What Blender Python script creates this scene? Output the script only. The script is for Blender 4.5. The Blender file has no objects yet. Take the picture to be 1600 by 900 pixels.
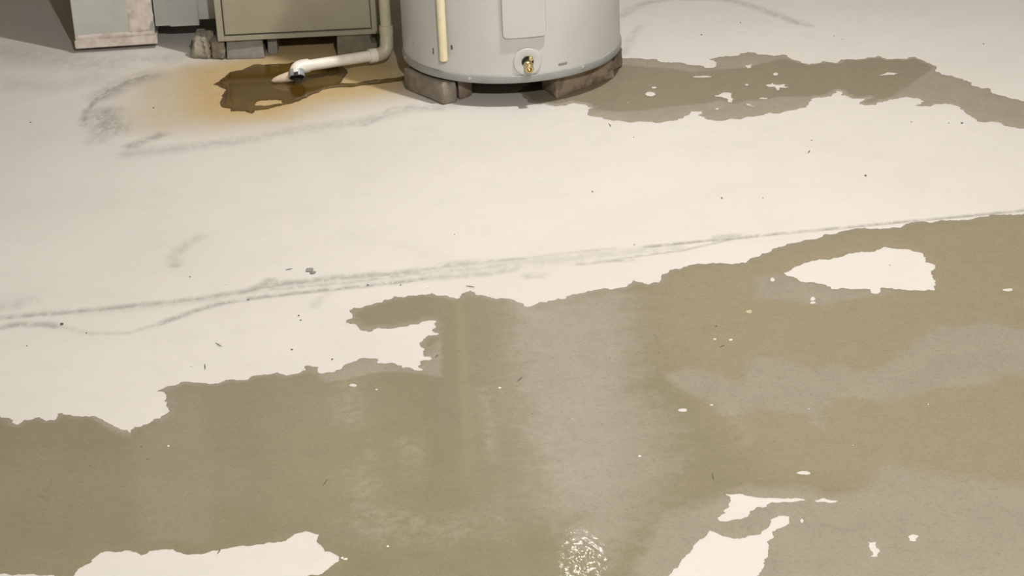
import bpy, bmesh, math, random
import numpy as np
from mathutils import Vector, Matrix
from mathutils.geometry import delaunay_2d_cdt
random.seed(7); rng=np.random.default_rng(7)
S=bpy.context.scene; COL=S.collection

# ------------------------------------------------------------------ camera
PITCH=math.radians(24.6); ROLL=math.radians(2.7)
fw=Vector((0,math.cos(PITCH),-math.sin(PITCH))); rt=Vector((1,0,0)); up=rt.cross(fw)
r2=rt*math.cos(ROLL)-up*math.sin(ROLL); u2=up*math.cos(ROLL)+rt*math.sin(ROLL)
cam=bpy.data.cameras.new('camera'); co=bpy.data.objects.new('camera',cam); COL.objects.link(co)
M=Matrix((r2,u2,-fw)).transposed().to_4x4(); M.translation=Vector((0,0,1.6)); co.matrix_world=M
cam.sensor_width=36; cam.lens=36*3300/1600; cam.clip_start=.05; cam.clip_end=50
S.camera=co
# ------------------------------------------------------------------ world, lights, exposure
w=bpy.data.worlds.new('world'); S.world=w; w.use_nodes=True
w.node_tree.nodes['Background'].inputs[0].default_value=(.9,.92,1,1); w.node_tree.nodes['Background'].inputs[1].default_value=.02
def bulb(name,loc,p,col,rad=.03):
    l=bpy.data.lights.new(name,'POINT'); l.energy=p; l.color=col; l.shadow_soft_size=rad
    o=bpy.data.objects.new(name,l); o.location=loc; COL.objects.link(o)
bulb('bulb_over_heater',(.42,3.94,2.15),153,(1,.965,.925))
bulb('bulb_near_stairs',(.42,.55,2.30),352,(1,.97,.93))
bulb('added_glint_bulb',(.176,5.585,1.90),1.3,(1,.965,.92),.016)  # unseen bulb, added to make the glint on the main puddle
S.view_settings.view_transform='Standard'; S.view_settings.look='None'; S.view_settings.exposure=0.0; S.view_settings.gamma=1
S.view_settings.use_curve_mapping=False

# ------------------------------------------------------------------ helpers
def link(name,me,mat=None,parent=None,smooth=None):
    o=bpy.data.objects.new(name,me); COL.objects.link(o)
    if mat: me.materials.append(mat)
    if parent: o.parent=parent
    if smooth is not None:
        me.polygons.foreach_set('use_smooth',[True]*len(me.polygons)); me.set_sharp_from_angle(angle=math.radians(smooth))
    return o
def bmo(name,bm,mat,parent=None,smooth=None):
    bmesh.ops.recalc_face_normals(bm,faces=bm.faces); me=bpy.data.meshes.new(name); bm.to_mesh(me); bm.free()
    return link(name,me,mat,parent,smooth)
def thing(name,label,cat,group=None):
    o=bpy.data.objects.new(name,None); COL.objects.link(o); o.empty_display_size=.05; return tag(o,label,cat,group)
def tag(o,label,cat,group=None):
    o['label']=label; o['category']=cat
    if group: o['group']=group
    return o
def struct(o): o['kind']='structure'; return o
def box(bm,x0,x1,y0,y1,z0,z1,bev=0,seg=2):
    r=bmesh.ops.create_cube(bm,size=1); vs=r['verts']
    for v in vs: v.co=Vector((x0+(v.co.x+.5)*(x1-x0),y0+(v.co.y+.5)*(y1-y0),z0+(v.co.z+.5)*(z1-z0)))
    if bev:
        es={e for v in vs for e in v.link_edges}; bmesh.ops.bevel(bm,geom=list(es),offset=bev,segments=seg,affect='EDGES')
def boxo(name,dims,mat,parent=None,bev=.001):
    bm=bmesh.new(); box(bm,*dims,bev=bev); return bmo(name,bm,mat,parent,35)
def lathe(bm,prof,n=64,c=(0,0),a0=0,a1=2*math.pi):
    full=abs(a1-a0-2*math.pi)<1e-6; m=n if full else n+1; rows=[]
    for r,z in prof:
        rows.append([bm.verts.new((c[0]+r*math.sin(a0+(a1-a0)*i/n),c[1]-r*math.cos(a0+(a1-a0)*i/n),z)) for i in range(m)])
    for a,b in zip(rows,rows[1:]):
        for i in range(n): bm.faces.new((a[i],a[(i+1)%m],b[(i+1)%m],b[i]))
    return rows
def tube(bm,pts,rad,n=20,caps=True):
    pts=[Vector(p) for p in pts]; rads=rad if isinstance(rad,(list,tuple)) else [rad]*len(pts); rows=[]; prev=None
    for i,p in enumerate(pts):
        t=(pts[min(i+1,len(pts)-1)]-pts[max(i-1,0)]).normalized()
        if prev is None: a=t.cross(Vector((0,0,1)) if abs(t.z)<.9 else Vector((1,0,0))).normalized()
        else: a=(prev-t*prev.dot(t)).normalized()
        prev=a; b=t.cross(a)
        rows.append([bm.verts.new(p+(a*math.cos(2*math.pi*k/n)+b*math.sin(2*math.pi*k/n))*rads[i]) for k in range(n)])
    for q,r in zip(rows,rows[1:]):
        for k in range(n): bm.faces.new((q[k],q[(k+1)%n],r[(k+1)%n],r[k]))
    if caps: bm.faces.new(rows[0][::-1]); bm.faces.new(rows[-1])
    return rows
def arc(p0,p1,p2,n=10):
    p0,p1,p2=map(Vector,(p0,p1,p2)); return [p0*(1-t)**2+p1*2*t*(1-t)+p2*t*t for t in [i/n for i in range(n+1)]]
def block(name,foot,z1,mat,parent=None,rough=.0015,bev=.004,z0=0.,cuts=3,lean=0):
    """a weathered masonry block on the footprint polygon, slightly uneven"""
    bm=bmesh.new(); c=Vector((sum(p[0] for p in foot)/len(foot),sum(p[1] for p in foot)/len(foot),0))
    lo=[bm.verts.new((x,y,z0)) for x,y in foot]; hi=[bm.verts.new((x+(c.x-x)*lean,y+(c.y-y)*lean,z1)) for x,y in foot]
    n=len(foot); bm.faces.new(lo[::-1]); bm.faces.new(hi)
    for i in range(n): bm.faces.new((lo[i],lo[(i+1)%n],hi[(i+1)%n],hi[i]))
    bmesh.ops.bevel(bm,geom=list(bm.edges),offset=bev,segments=1,affect='EDGES')
    bmesh.ops.triangulate(bm,faces=[f for f in bm.faces if len(f.verts)>4])
    bmesh.ops.subdivide_edges(bm,edges=[e for e in bm.edges if e.calc_length()>.015],cuts=cuts,use_grid_fill=True)
    for v in bm.verts:
        d=Vector((random.gauss(0,1),random.gauss(0,1),random.gauss(0,1)))*rough*.5
        if v.co.z>z1-.001 or v.co.z<z0+.001: d.z=-abs(d.z)*.5 if v.co.z>z1-.001 else 0
        v.co+=d
    return bmo(name,bm,mat,parent,40)

# ------------------------------------------------------------------ materials
class NT:
    def __init__(s,name):
        s.m=bpy.data.materials.new(name); s.m.use_nodes=True; s.t=s.m.node_tree; s.b=s.t.nodes['Principled BSDF']
    def n(s,k,**kw):
        x=s.t.nodes.new(k)
        for a,v in kw.items(): setattr(x,a,v)
        return x
    def l(s,a,b): s.t.links.new(a,b)
    def pos(s): return s.n('ShaderNodeNewGeometry').outputs['Position']
    def noise(s,scale,det=4,rough=.55,vec=None,dist=0,sc=None):
        x=s.n('ShaderNodeTexNoise'); x.inputs['Scale'].default_value=scale; x.inputs['Detail'].default_value=det; x.inputs['Roughness'].default_value=rough; x.inputs['Distortion'].default_value=dist
        v=vec or s.pos()
        if sc:
            mp=s.n('ShaderNodeMapping'); mp.inputs['Scale'].default_value=sc; s.l(v,mp.inputs[0]); v=mp.outputs[0]
        s.l(v,x.inputs['Vector']); return x.outputs['Fac']
    def ramp(s,v,a,b,lo=0.,hi=1.,smooth=True):
        x=s.n('ShaderNodeMapRange'); x.interpolation_type='SMOOTHSTEP' if smooth else 'LINEAR'
        for i,q in zip((1,2,3,4),(a,b,lo,hi)): x.inputs[i].default_value=q
        s.l(v,x.inputs[0]); return x.outputs[0]
    def math(s,op,a,b=0.,c=None):
        x=s.n('ShaderNodeMath',operation=op)
        for i,q in enumerate((a,b,c)):
            if q is None: continue
            if isinstance(q,(int,float)): x.inputs[i].default_value=q
            else: s.l(q,x.inputs[i])
        return x.outputs[0]
    def mix(s,f,a,b,mode='MIX'):
        x=s.n('ShaderNodeMix',data_type='RGBA',blend_type=mode)
        for i,q in ((0,f),(6,a),(7,b)):
            if isinstance(q,tuple): x.inputs[i].default_value=(*q,1)
            elif isinstance(q,(int,float)): x.inputs[i].default_value=q
            else: s.l(q,x.inputs[i])
        return x.outputs[2]
    def attr(s,name): return s.n('ShaderNodeAttribute',attribute_name=name).outputs['Fac']
    def bump(s,h,strength=.3,dist=.001):
        x=s.n('ShaderNodeBump'); x.inputs['Strength'].default_value=strength; x.inputs['Distance'].default_value=dist; s.l(h,x.inputs['Height']); s.l(x.outputs[0],s.b.inputs['Normal'])
    def col(s,c):
        if isinstance(c,tuple): s.b.inputs['Base Color'].default_value=(*c,1)
        else: s.l(c,s.b.inputs['Base Color'])
    def p(s,**k):
        for a,v in k.items():
            q=s.b.inputs[a.replace('_',' ')]
            if isinstance(v,(int,float)): q.default_value=v
            else: s.l(v,q)
        return s
def simple(name,c,rough=.5,metal=0.,var=.12,scale=30,c2=None,bump=0):
    t=NT(name); n=t.noise(scale,5,.6); f=t.ramp(n,.35,.7)
    c2=c2 or tuple(v*(1-var) for v in c); t.col(t.mix(f,c,c2)); t.p(Roughness=rough,Metallic=metal)
    if bump: t.bump(t.noise(scale*4,4),bump,.002)
    return t.m

def mat_floor():
    t=NT('pale concrete'); base=(.60,.58,.555)
    n1=t.noise(2.2,5,.6); n2=t.noise(9,6,.65,sc=(1,1.6,1)); n3=t.noise(160,3,.7); n4=t.noise(35,5,.6)
    c=t.mix(t.ramp(n1,.35,.68),base,(.575,.555,.53)); c=t.mix(t.ramp(n2,.5,.75,0,.35),c,(.53,.51,.485)); c=t.mix(t.ramp(n3,.55,.8,0,.10),c,(.42,.40,.37))
    c=t.mix(t.ramp(n4,.60,.8,0,.30),c,(.50,.475,.44)); c=t.mix(t.ramp(t.noise(5,6,.7,dist=.8),.52,.72,0,.28),c,(.50,.48,.455))
    pale=t.math('MULTIPLY',t.attr('pale'),t.ramp(n4,.25,.6)); c=t.mix(pale,c,(.66,.64,.60))
    wide=t.math('MULTIPLY',t.attr('tan'),t.ramp(n2,.1,.6,.6,1)); c=t.mix(wide,c,(.50,.435,.33))
    r=t.math('MULTIPLY',t.attr('rust'),t.ramp(n4,.1,.7,.55,1)); c=t.mix(r,c,(.47,.345,.17))
    g=t.math('MULTIPLY',t.attr('grime'),t.ramp(t.noise(45,5,.75,dist=.6,sc=(1,.6,1)),.34,.60,.30,1.15)); c=t.mix(g,c,(.25,.24,.215))
    t.col(c); t.p(Roughness=.75); t.b.inputs['Specular IOR Level'].default_value=.25
    t.bump(t.math('ADD',t.noise(140,4,.7),t.math('MULTIPLY',n4,2.)),.12,.0015); return t.m
def mat_wet(name,core,core2,fringe,film,core3=None,fr=(.004,.017),rough=.16,brown_tint=None):
    t=NT(name); nb=t.noise(55,5,.6); nm=t.noise(4,4,.6); nf=t.noise(18,5,.65); ng=t.noise(180,3,.7)
    c=t.mix(t.ramp(nm,.36,.66),core,core2)
    if core3: c=t.mix(t.ramp(t.noise(2.1,3,.5),.42,.66),c,core3)
    c=t.mix(t.ramp(nf,.45,.8,0,.35),c,tuple(v*.86 for v in core))
    if brown_tint: c=t.mix(t.math('MULTIPLY',t.attr('brown_tint'),t.ramp(nf,.2,.7,.75,1)),c,brown_tint)
    c=t.mix(t.ramp(t.noise(30,4,.7),.45,.75,0,.5),c,tuple(v*.88 for v in core)) if not brown_tint else t.mix(t.ramp(t.noise(26,5,.7),.42,.72,0,.10),c,(.12,.105,.07))
    ed=t.math('ADD',t.attr('edge'),t.math('MULTIPLY_ADD',nb,.028,-.014)); c=t.mix(t.ramp(ed,*fr),fringe,c)
    fs=t.math('ADD',t.attr('film'),t.math('MULTIPLY_ADD',nf,3.4,-1.7)); fs=t.math('ADD',fs,t.math('MULTIPLY_ADD',nb,1.6,-.8))  # film also carries the heater reflection painted into the main puddle
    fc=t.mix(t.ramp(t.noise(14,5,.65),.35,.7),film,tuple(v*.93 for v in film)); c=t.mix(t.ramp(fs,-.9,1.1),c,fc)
    st=t.math('MULTIPLY',t.attr('refl_streak'),t.ramp(nb,.3,.65)); st=t.math('MULTIPLY',st,t.ramp(t.noise(7,3),.35,.6)); c=t.mix(st,c,tuple(v*1.3 for v in film))  # pale reflection streaks mixed straight into the base colour
    c=t.mix(t.ramp(ng,.48,.8,0,.36),c,tuple(v*.6 for v in core)); c=t.mix(t.ramp(t.noise(75,5,.75),.5,.75,0,.30),c,tuple(v*.72 for v in core)); c=t.mix(t.ramp(t.noise(320,2,.6),.56,.8,0,.35),c,tuple(min(1,v*1.7) for v in core))
    t.col(c); t.p(Roughness=rough,IOR=1.33); t.bump(t.noise(90,4,.6),.08,.001); return t.m
MF=mat_floor()
M_MAIN=mat_wet('wet concrete',(.222,.200,.132),(.238,.218,.152),(.265,.240,.190),(.292,.268,.215),core3=(.228,.204,.140),brown_tint=(.272,.236,.162),rough=.07)
M_HEAT=mat_wet('wet concrete by heater',(.235,.212,.155),(.245,.218,.158),(.325,.295,.245),(.315,.285,.232))
M_RUSTP=mat_wet('rusty water film',(.080,.044,.006),(.125,.080,.022),(.085,.048,.012),(.20,.15,.07),fr=(.001,.006),rough=.10)
M_JACKET=simple('grey enamel',(.50,.505,.495),.38,var=.05,scale=8)
M_RING=simple('grey base ring',(.285,.292,.285),.45,var=.12,scale=25)
M_DARK=simple('dark steel and hollow shade',(.02,.018,.016),.7)  # also paints the shade inside the valve hole and pipe mouth
M_BRASS=simple('brass',(.66,.55,.30),.28,metal=1)
M_CREAM=simple('cream plastic tube',(.80,.72,.50),.4,var=.06)
M_PVC=simple('white plastic pipe',(.78,.745,.68),.35,var=.10,scale=40)
M_PVC_SHADED=simple('shaded white plastic pipe',(.47,.44,.32),.4,var=.12,scale=40)  # darker copy of the white pipe, shade painted into its colour
M_FURN=simple('olive grey enamel',(.315,.295,.215),.45,var=.10,scale=6)
M_FURN2=simple('olive grey frame enamel',(.31,.295,.225),.45,var=.12,scale=20)
M_DUCT=simple('galvanized sheet',(.43,.445,.425),.5,metal=.15,var=.14,scale=12,c2=(.385,.40,.38))
M_SHEET=simple('painted sheet metal',(.43,.44,.44),.5,metal=.15,var=.06,scale=12)
M_TAPE=simple('mastic tape',(.55,.50,.465),.7,var=.3,scale=38,c2=(.40,.335,.30),bump=.3)
M_STEEL=simple('dull steel band',(.42,.45,.47),.4,metal=.25,var=.3,scale=60)
M_BRICK=simple('weathered grey brown brick',(.235,.205,.165),.9,var=.3,scale=40,bump=.4)
M_BRICK2=simple('brown brick',(.215,.165,.125),.9,var=.35,scale=35,bump=.4)
def mat_redbrick():
    t=NT('mortar covered red brick'); f=t.ramp(t.noise(28,5,.65),.42,.62); c=t.mix(f,(.30,.235,.18),(.16,.125,.09)); c=t.mix(t.ramp(t.noise(17,4,.6),.60,.68,0,.85),c,(.28,.085,.05)); t.col(c); t.p(Roughness=.9); t.bump(t.noise(120,4),.4,.002); return t.m
M_RED=mat_redbrick()
M_CONC=simple('rough concrete chunk',(.36,.335,.27),.95,var=.4,scale=50,bump=.6)
M_GREYB=simple('grey concrete block',(.24,.23,.21),.9,var=.2,scale=40,bump=.3)
M_OLIVEB=simple('damp olive concrete block',(.17,.16,.115),.9,var=.25,scale=40,bump=.3)
M_WALL=simple('basement wall',(.20,.17,.115),.9,var=.15,scale=4)
M_CEIL=simple('ceiling boards',(.17,.145,.105),.9,var=.2,scale=5)
M_GRIT=simple('dark grit',(.10,.09,.075),.9); M_FLECK=simple('white fleck',(.75,.73,.68),.6); M_PEB=simple('grey pebble',(.30,.29,.27),.8,var=.4,scale=150); M_TANF=simple('tan fleck',(.50,.43,.28),.7)
M_CHIP=simple('dark paint chip',(.09,.085,.075),.6); M_MARK=simple('grey stamped mark',(.23,.23,.225),.6)
M_SCUFF=simple('pale scuff',(.60,.58,.54),.7)

MAIN=[(-1.018,3.1244),(-0.9126,3.0802),(-0.8505,3.0851),(-0.83,3.0719),(-0.8154,3.0506),(-0.8071,3.0674),(-0.7831,3.0739),(-0.77,3.0593),(-0.7565,3.0602),(-0.7552,3.0823),(-0.7485,3.0861),(-0.7294,3.073),(-0.6857,3.062),(-0.6684,3.0448),(-0.6488,3.0254),(-0.6307,3.0149),(-0.6249,3.0035),(-0.6207,3.0248),(-0.6009,3.0315),(-0.5928,3.0483),(-0.5776,3.0601),(-0.5842,3.1102),(-0.6006,3.1464),(-0.5868,3.1636),(-0.5638,3.1777),(-0.5341,3.1723),(-0.5085,3.1649),(-0.4809,3.1786),(-0.4386,3.1885),(-0.4036,3.1968),(-0.3874,3.1831),(-0.3705,3.1885),(-0.3541,3.2181),(-0.3339,3.2087),(-0.328,3.1841),(-0.2953,3.1974),(-0.2801,3.22),(-0.2645,3.2355),(-0.2392,3.2328),(-0.233,3.2126),(-0.209,3.2125),(-0.1899,3.1912),(-0.1572,3.1782),(-0.1652,3.1958),(-0.1622,3.2125),(-0.1417,3.22),(-0.1575,3.2487),(-0.1623,3.2691),(-0.1584,3.2989),(-0.1486,3.3132),(-0.1308,3.3164),(-0.1368,3.348),(-0.1371,3.3715),(-0.1686,3.3593),(-0.2212,3.3468),(-0.2383,3.3538),(-0.2546,3.3375),(-0.2722,3.3549),(-0.2786,3.3713),(-0.2961,3.3811),(-0.2856,3.3984),(-0.2927,3.4259),(-0.2854,3.4413),(-0.248,3.4562),(-0.2142,3.4827),(-0.1793,3.4815),(-0.1457,3.4916),(-0.1385,3.4769),(-0.0978,3.4586),(-0.0758,3.4921),(-0.0469,3.4639),(-0.017,3.4523),(0.017,3.4266),(0.0315,3.4115),(0.0481,3.4286),(0.0943,3.437),(0.1264,3.4582),(0.1735,3.4723),(0.2038,3.4744),(0.2235,3.5059),(0.2473,3.4807),(0.2675,3.4868),(0.2733,3.5144),(0.2909,3.541),(0.315,3.5469),(0.3327,3.5594),(0.3863,3.5619),(0.433,3.5565),(0.4437,3.5758),(0.4799,3.5982),(0.5331,3.637),(0.5841,3.6553),(0.6435,3.6853),(0.6754,3.6939),(0.7227,3.6851),(0.7435,3.6857),(0.7565,3.7029),(0.8259,3.7134),(0.901,3.7201),(0.9882,3.7254),(1.1386,3.7358),(1.2882,3.7013),(1.3904,3.6415),(1.5229,3.641),(1.6146,3.5085),(1.6141,3.3388),(1.5102,3.1935),(1.5042,3.0255),(1.3772,2.8414),(1.3781,2.6824),(1.2418,2.532),(1.1288,2.4253),(1.0958,2.2746),(0.952,2.1737),(0.7911,2.094),(0.5908,2.0715),(0.3501,2.0162),(0.1266,2.0694),(-0.105,2.038),(-0.3415,2.1172),(-0.5363,2.1068),(-0.7566,2.2138),(-0.9189,2.213),(-1.0547,2.3341),(-1.0772,2.5182),(-1.2157,2.6645),(-1.2181,2.8494),(-1.1629,2.9649),(-1.1073,3.0229),(-1.0666,3.1067)]
MAIN_H=[[(-0.6438,2.5799),(-0.632,2.6079),(-0.622,2.626),(-0.6097,2.6424),(-0.5754,2.6429),(-0.5545,2.627),(-0.5459,2.6315),(-0.544,2.6383),(-0.5099,2.6406),(-0.4994,2.6309),(-0.48,2.6239),(-0.4529,2.6302),(-0.4257,2.6366),(-0.3891,2.6421),(-0.3521,2.6459),(-0.3374,2.6606),(-0.3196,2.6733),(-0.2991,2.6625),(-0.3006,2.6413),(-0.2877,2.6138),(-0.2656,2.5979),(-0.2651,2.5876),(-0.2778,2.5699),(-0.2877,2.5539),(-0.3083,2.5507),(-0.3408,2.5039),(-0.4632,2.4821),(-0.6794,2.5005),(-0.6548,2.5641)],[(-0.8106,2.6116),(-0.7518,2.5945),(-0.7142,2.5895),(-0.672,2.5841),(-0.6672,2.532),(-0.7957,2.543)],[(0.4955,3.5031),(0.5303,3.5336),(0.5863,3.5532),(0.6282,3.5778),(0.6735,3.5784),(0.6951,3.5997),(0.7444,3.576),(0.7618,3.5621),(0.7585,3.5215),(0.774,3.5053),(0.7593,3.4728),(0.7601,3.4362),(0.7502,3.3988),(0.7112,3.4032),(0.6796,3.4177),(0.6599,3.4227),(0.6495,3.3965),(0.6417,3.3974),(0.6394,3.4168),(0.5719,3.4244),(0.5636,3.4447),(0.5202,3.4636),(0.5062,3.4877)],[(0.3032,2.7231),(0.3419,2.7119),(0.4158,2.6976),(0.4171,2.6937),(0.3678,2.6927),(0.3448,2.6819),(0.3284,2.6559),(0.3061,2.6489),(0.2854,2.6472),(0.2836,2.6564),(0.297,2.6679),(0.3042,2.6893),(0.3088,2.7131)],[(0.4311,2.6924),(0.4462,2.6985),(0.4655,2.6892),(0.4609,2.6841),(0.4331,2.6867)],[(0.3214,2.4957),(0.3366,2.5378),(0.3461,2.5833),(0.3643,2.6168),(0.385,2.6327),(0.3875,2.6505),(0.3721,2.6538),(0.3596,2.644),(0.354,2.623),(0.3406,2.6048),(0.322,2.6029),(0.3091,2.5953),(0.2854,2.6045),(0.2688,2.6219),(0.2595,2.6033),(0.2402,2.5754),(0.2221,2.5479),(0.1995,2.5063),(0.1524,2.4141),(0.2778,2.3727)],[(0.4884,2.5705),(0.4992,2.5695),(0.5009,2.5487),(0.495,2.5305),(0.4853,2.5314),(0.4903,2.5445),(0.4879,2.5567)],[(0.5473,2.5687),(0.5551,2.5854),(0.5625,2.5812),(0.5559,2.5662)],[(0.4366,2.7738),(0.4362,2.7704),(0.4294,2.7685),(0.4235,2.7697),(0.4174,2.7728),(0.4156,2.7758),(0.4202,2.7788),(0.4246,2.7809),(0.4315,2.7797),(0.4352,2.7767)],[(0.537,3.3875),(0.5354,3.3836),(0.5322,3.3805),(0.5294,3.3796),(0.5272,3.3833),(0.5281,3.3885),(0.5293,3.3924),(0.5316,3.3956),(0.5347,3.3965),(0.536,3.3928)],[(0.5353,3.3715),(0.5337,3.3693),(0.5304,3.3678),(0.5274,3.3673),(0.5247,3.3695),(0.5253,3.3726),(0.5263,3.3749),(0.5286,3.3766),(0.532,3.377),(0.5337,3.3749)],[(0.4766,3.477),(0.4752,3.4722),(0.4722,3.4683),(0.4699,3.469),(0.468,3.4734),(0.4686,3.4779),(0.47,3.4827),(0.4721,3.4867),(0.4747,3.4859),(0.4757,3.4816)],[(0.8862,3.3861),(0.8846,3.3823),(0.8804,3.3811),(0.8745,3.381),(0.8711,3.3832),(0.8685,3.3881),(0.872,3.3917),(0.8775,3.3928),(0.8829,3.3929),(0.8875,3.3906)],[(0.2707,2.9926),(0.2705,2.9886),(0.2664,2.9876),(0.2622,2.9879),(0.2583,2.9897),(0.2564,2.994),(0.2597,2.9977),(0.263,2.9988),(0.2676,2.9985),(0.2706,2.9967)],[(-0.266,3.1353),(-0.2656,3.1312),(-0.2693,3.1297),(-0.2731,3.131),(-0.277,3.1333),(-0.2789,3.1366),(-0.2764,3.1405),(-0.2739,3.1421),(-0.2696,3.1407),(-0.2669,3.1385)],[(0.4066,2.6362),(0.4052,2.6331),(0.404,2.6305),(0.4025,2.631),(0.402,2.6337),(0.402,2.6366),(0.4024,2.6397),(0.4042,2.6422),(0.4055,2.6418),(0.4066,2.639)]]
HEAT=[(0.2833,4.7717),(0.3418,4.7546),(0.3679,4.7508),(0.3923,4.7264),(0.4302,4.7084),(0.4726,4.6736),(0.4887,4.6712),(0.5026,4.7101),(0.4886,4.7329),(0.5133,4.7479),(0.5466,4.7493),(0.5751,4.766),(0.638,4.7398),(0.668,4.7416),(0.6849,4.6975),(0.7125,4.6627),(0.7481,4.682),(0.7778,4.6633),(0.7947,4.6874),(0.8546,4.693),(0.8819,4.6993),(0.8967,4.6723),(0.9412,4.6657),(0.9637,4.6809),(0.9867,4.6324),(0.9972,4.5569),(1.0386,4.5117),(1.0631,4.4506),(1.0938,4.3937),(1.1383,4.3469),(1.1926,4.2709),(1.2456,4.1765),(1.3265,4.0488),(1.4177,3.9727),(1.4596,3.8443),(1.3993,3.7782),(1.3223,3.8468),(1.258,3.931),(1.2065,4.0323),(1.1503,4.1051),(1.0989,4.1827),(1.0617,4.2015),(1.0443,4.2298),(1.0105,4.2397),(1.0051,4.2702),(0.9908,4.3167),(0.9797,4.3509),(0.9357,4.3461),(0.8939,4.3519),(0.9241,4.3806),(0.8982,4.4064),(0.8535,4.3998),(0.817,4.3681),(0.7818,4.3785),(0.8128,4.4148),(0.7727,4.4167),(0.7519,4.4421),(0.7585,4.4637),(0.7471,4.471),(0.733,4.441),(0.691,4.4319),(0.6721,4.3884),(0.6247,4.3586),(0.5477,4.3332),(0.4849,4.3187),(0.4428,4.3245),(0.4245,4.3556),(0.4362,4.3793),(0.4093,4.3885),(0.4033,4.3585),(0.3761,4.3301),(0.315,4.3296),(0.2607,4.3406),(0.219,4.3606),(0.1866,4.3884),(0.1985,4.4361),(0.1749,4.4634),(0.1557,4.4741),(0.112,4.459),(0.0796,4.4762),(0.0543,4.4969),(0.0464,4.5282),(0.0433,4.5813),(0.0986,4.7003),(0.2081,4.788)]
HEAT_H=[[(0.3437,4.5079),(0.3394,4.4975),(0.331,4.4941),(0.3233,4.4997),(0.3208,4.5111),(0.325,4.5216),(0.3335,4.525),(0.3412,4.5193)],[(0.4739,4.4796),(0.4961,4.4966),(0.5139,4.4847),(0.5111,4.4707),(0.5134,4.449),(0.5075,4.4287),(0.4986,4.4334),(0.5017,4.4507),(0.4923,4.4627),(0.4767,4.472)],[(0.5964,4.5347),(0.6092,4.5365),(0.613,4.5471),(0.614,4.5359),(0.6391,4.5337),(0.6369,4.5179),(0.647,4.5128),(0.6251,4.5108),(0.6217,4.4946),(0.6147,4.4956),(0.6159,4.5136),(0.6001,4.5217)],[(0.5666,4.6747),(0.5844,4.6877),(0.5782,4.6576),(0.5682,4.6568)],[(0.4669,4.3924),(0.4714,4.3974),(0.4746,4.3914),(0.4701,4.3851)],[(0.5368,4.4161),(0.5423,4.4133),(0.5551,4.3927),(0.5401,4.4045)],[(0.6341,4.6039),(0.6314,4.5963),(0.6269,4.5936),(0.6232,4.5975),(0.6226,4.6056),(0.6253,4.6132),(0.6298,4.6159),(0.6335,4.612)],[(0.8574,4.5614),(0.8803,4.5818),(0.9035,4.5685),(0.8768,4.5625)],[(0.4815,4.6079),(0.4747,4.6051),(0.4591,4.6057),(0.4439,4.6095),(0.4379,4.6142),(0.4446,4.6171),(0.4602,4.6164),(0.4755,4.6126)],[(0.3501,4.5508),(0.348,4.5464),(0.3438,4.5451),(0.3399,4.5476),(0.3386,4.5524),(0.3406,4.5568),(0.3449,4.5582),(0.3488,4.5557)],[(0.5587,4.5408),(0.5569,4.5364),(0.5536,4.5349),(0.5508,4.5372),(0.5501,4.542),(0.552,4.5465),(0.5552,4.548),(0.558,4.5456)],[(0.4735,4.3918),(0.4721,4.3884),(0.4694,4.3873),(0.4671,4.3891),(0.4665,4.3928),(0.4679,4.3961),(0.4705,4.3972),(0.4728,4.3954)],[(0.5896,4.443),(0.5863,4.4396),(0.5791,4.4389),(0.5724,4.4415),(0.57,4.4458),(0.5734,4.4492),(0.5805,4.4498),(0.5873,4.4473)]]
HEAT_Z=[([(0.1861,4.4385),(0.2544,4.3943),(0.338,4.4104),(0.3981,4.4229),(0.4458,4.4268),(0.4834,4.4462),(0.5156,4.417),(0.5534,4.4363),(0.6139,4.4455),(0.6888,4.4385),(0.6919,4.3958),(0.5979,4.3263),(0.4309,4.2821),(0.2715,4.3038),(0.1805,4.3296)],0.008),([(0.2714,4.7299),(0.3001,4.7101),(0.3728,4.6839),(0.4433,4.6429),(0.4934,4.6509),(0.5185,4.6548),(0.568,4.6553),(0.5951,4.6744),(0.6484,4.7016),(0.6874,4.6958),(0.7001,4.7854),(0.4858,4.8177),(0.276,4.8006)],0.008),([(0.9661,4.5614),(0.9054,4.477),(0.8568,4.4179),(0.8899,4.3308),(0.99,4.2285),(1.4293,3.6752),(1.5264,3.9584),(1.0961,4.4308),(1.0058,4.5994)],0.008)]
RUST=[(-0.6789,4.7184),(-0.6609,4.7619),(-0.6465,4.8067),(-0.6173,4.8202),(-0.5973,4.8531),(-0.5432,4.8512),(-0.5123,4.849),(-0.4976,4.8589),(-0.4511,4.8557),(-0.396,4.8355),(-0.3662,4.7775),(-0.3695,4.7313),(-0.3802,4.6869),(-0.3501,4.6826),(-0.3133,4.6944),(-0.276,4.7005),(-0.2313,4.709),(-0.194,4.7174),(-0.1935,4.6943),(-0.2307,4.6859),(-0.275,4.6718),(-0.3119,4.6635),(-0.3487,4.654),(-0.3859,4.656),(-0.415,4.6444),(-0.4423,4.6093),(-0.4556,4.5892),(-0.476,4.567),(-0.5003,4.552),(-0.5312,4.5294),(-0.5633,4.5232),(-0.5668,4.5024),(-0.585,4.523),(-0.6181,4.5276),(-0.6392,4.5551),(-0.6485,4.5911),(-0.6494,4.6353),(-0.6448,4.6794),(-0.6668,4.7109)]
RUST_REFL_H=[[(-0.5648,4.5794),(-0.5546,4.5889),(-0.5066,4.5843),(-0.5014,4.5651),(-0.5263,4.5578),(-0.5591,4.5569)]]  # hole stands in for a pale light reflection on the rusty water
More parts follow.
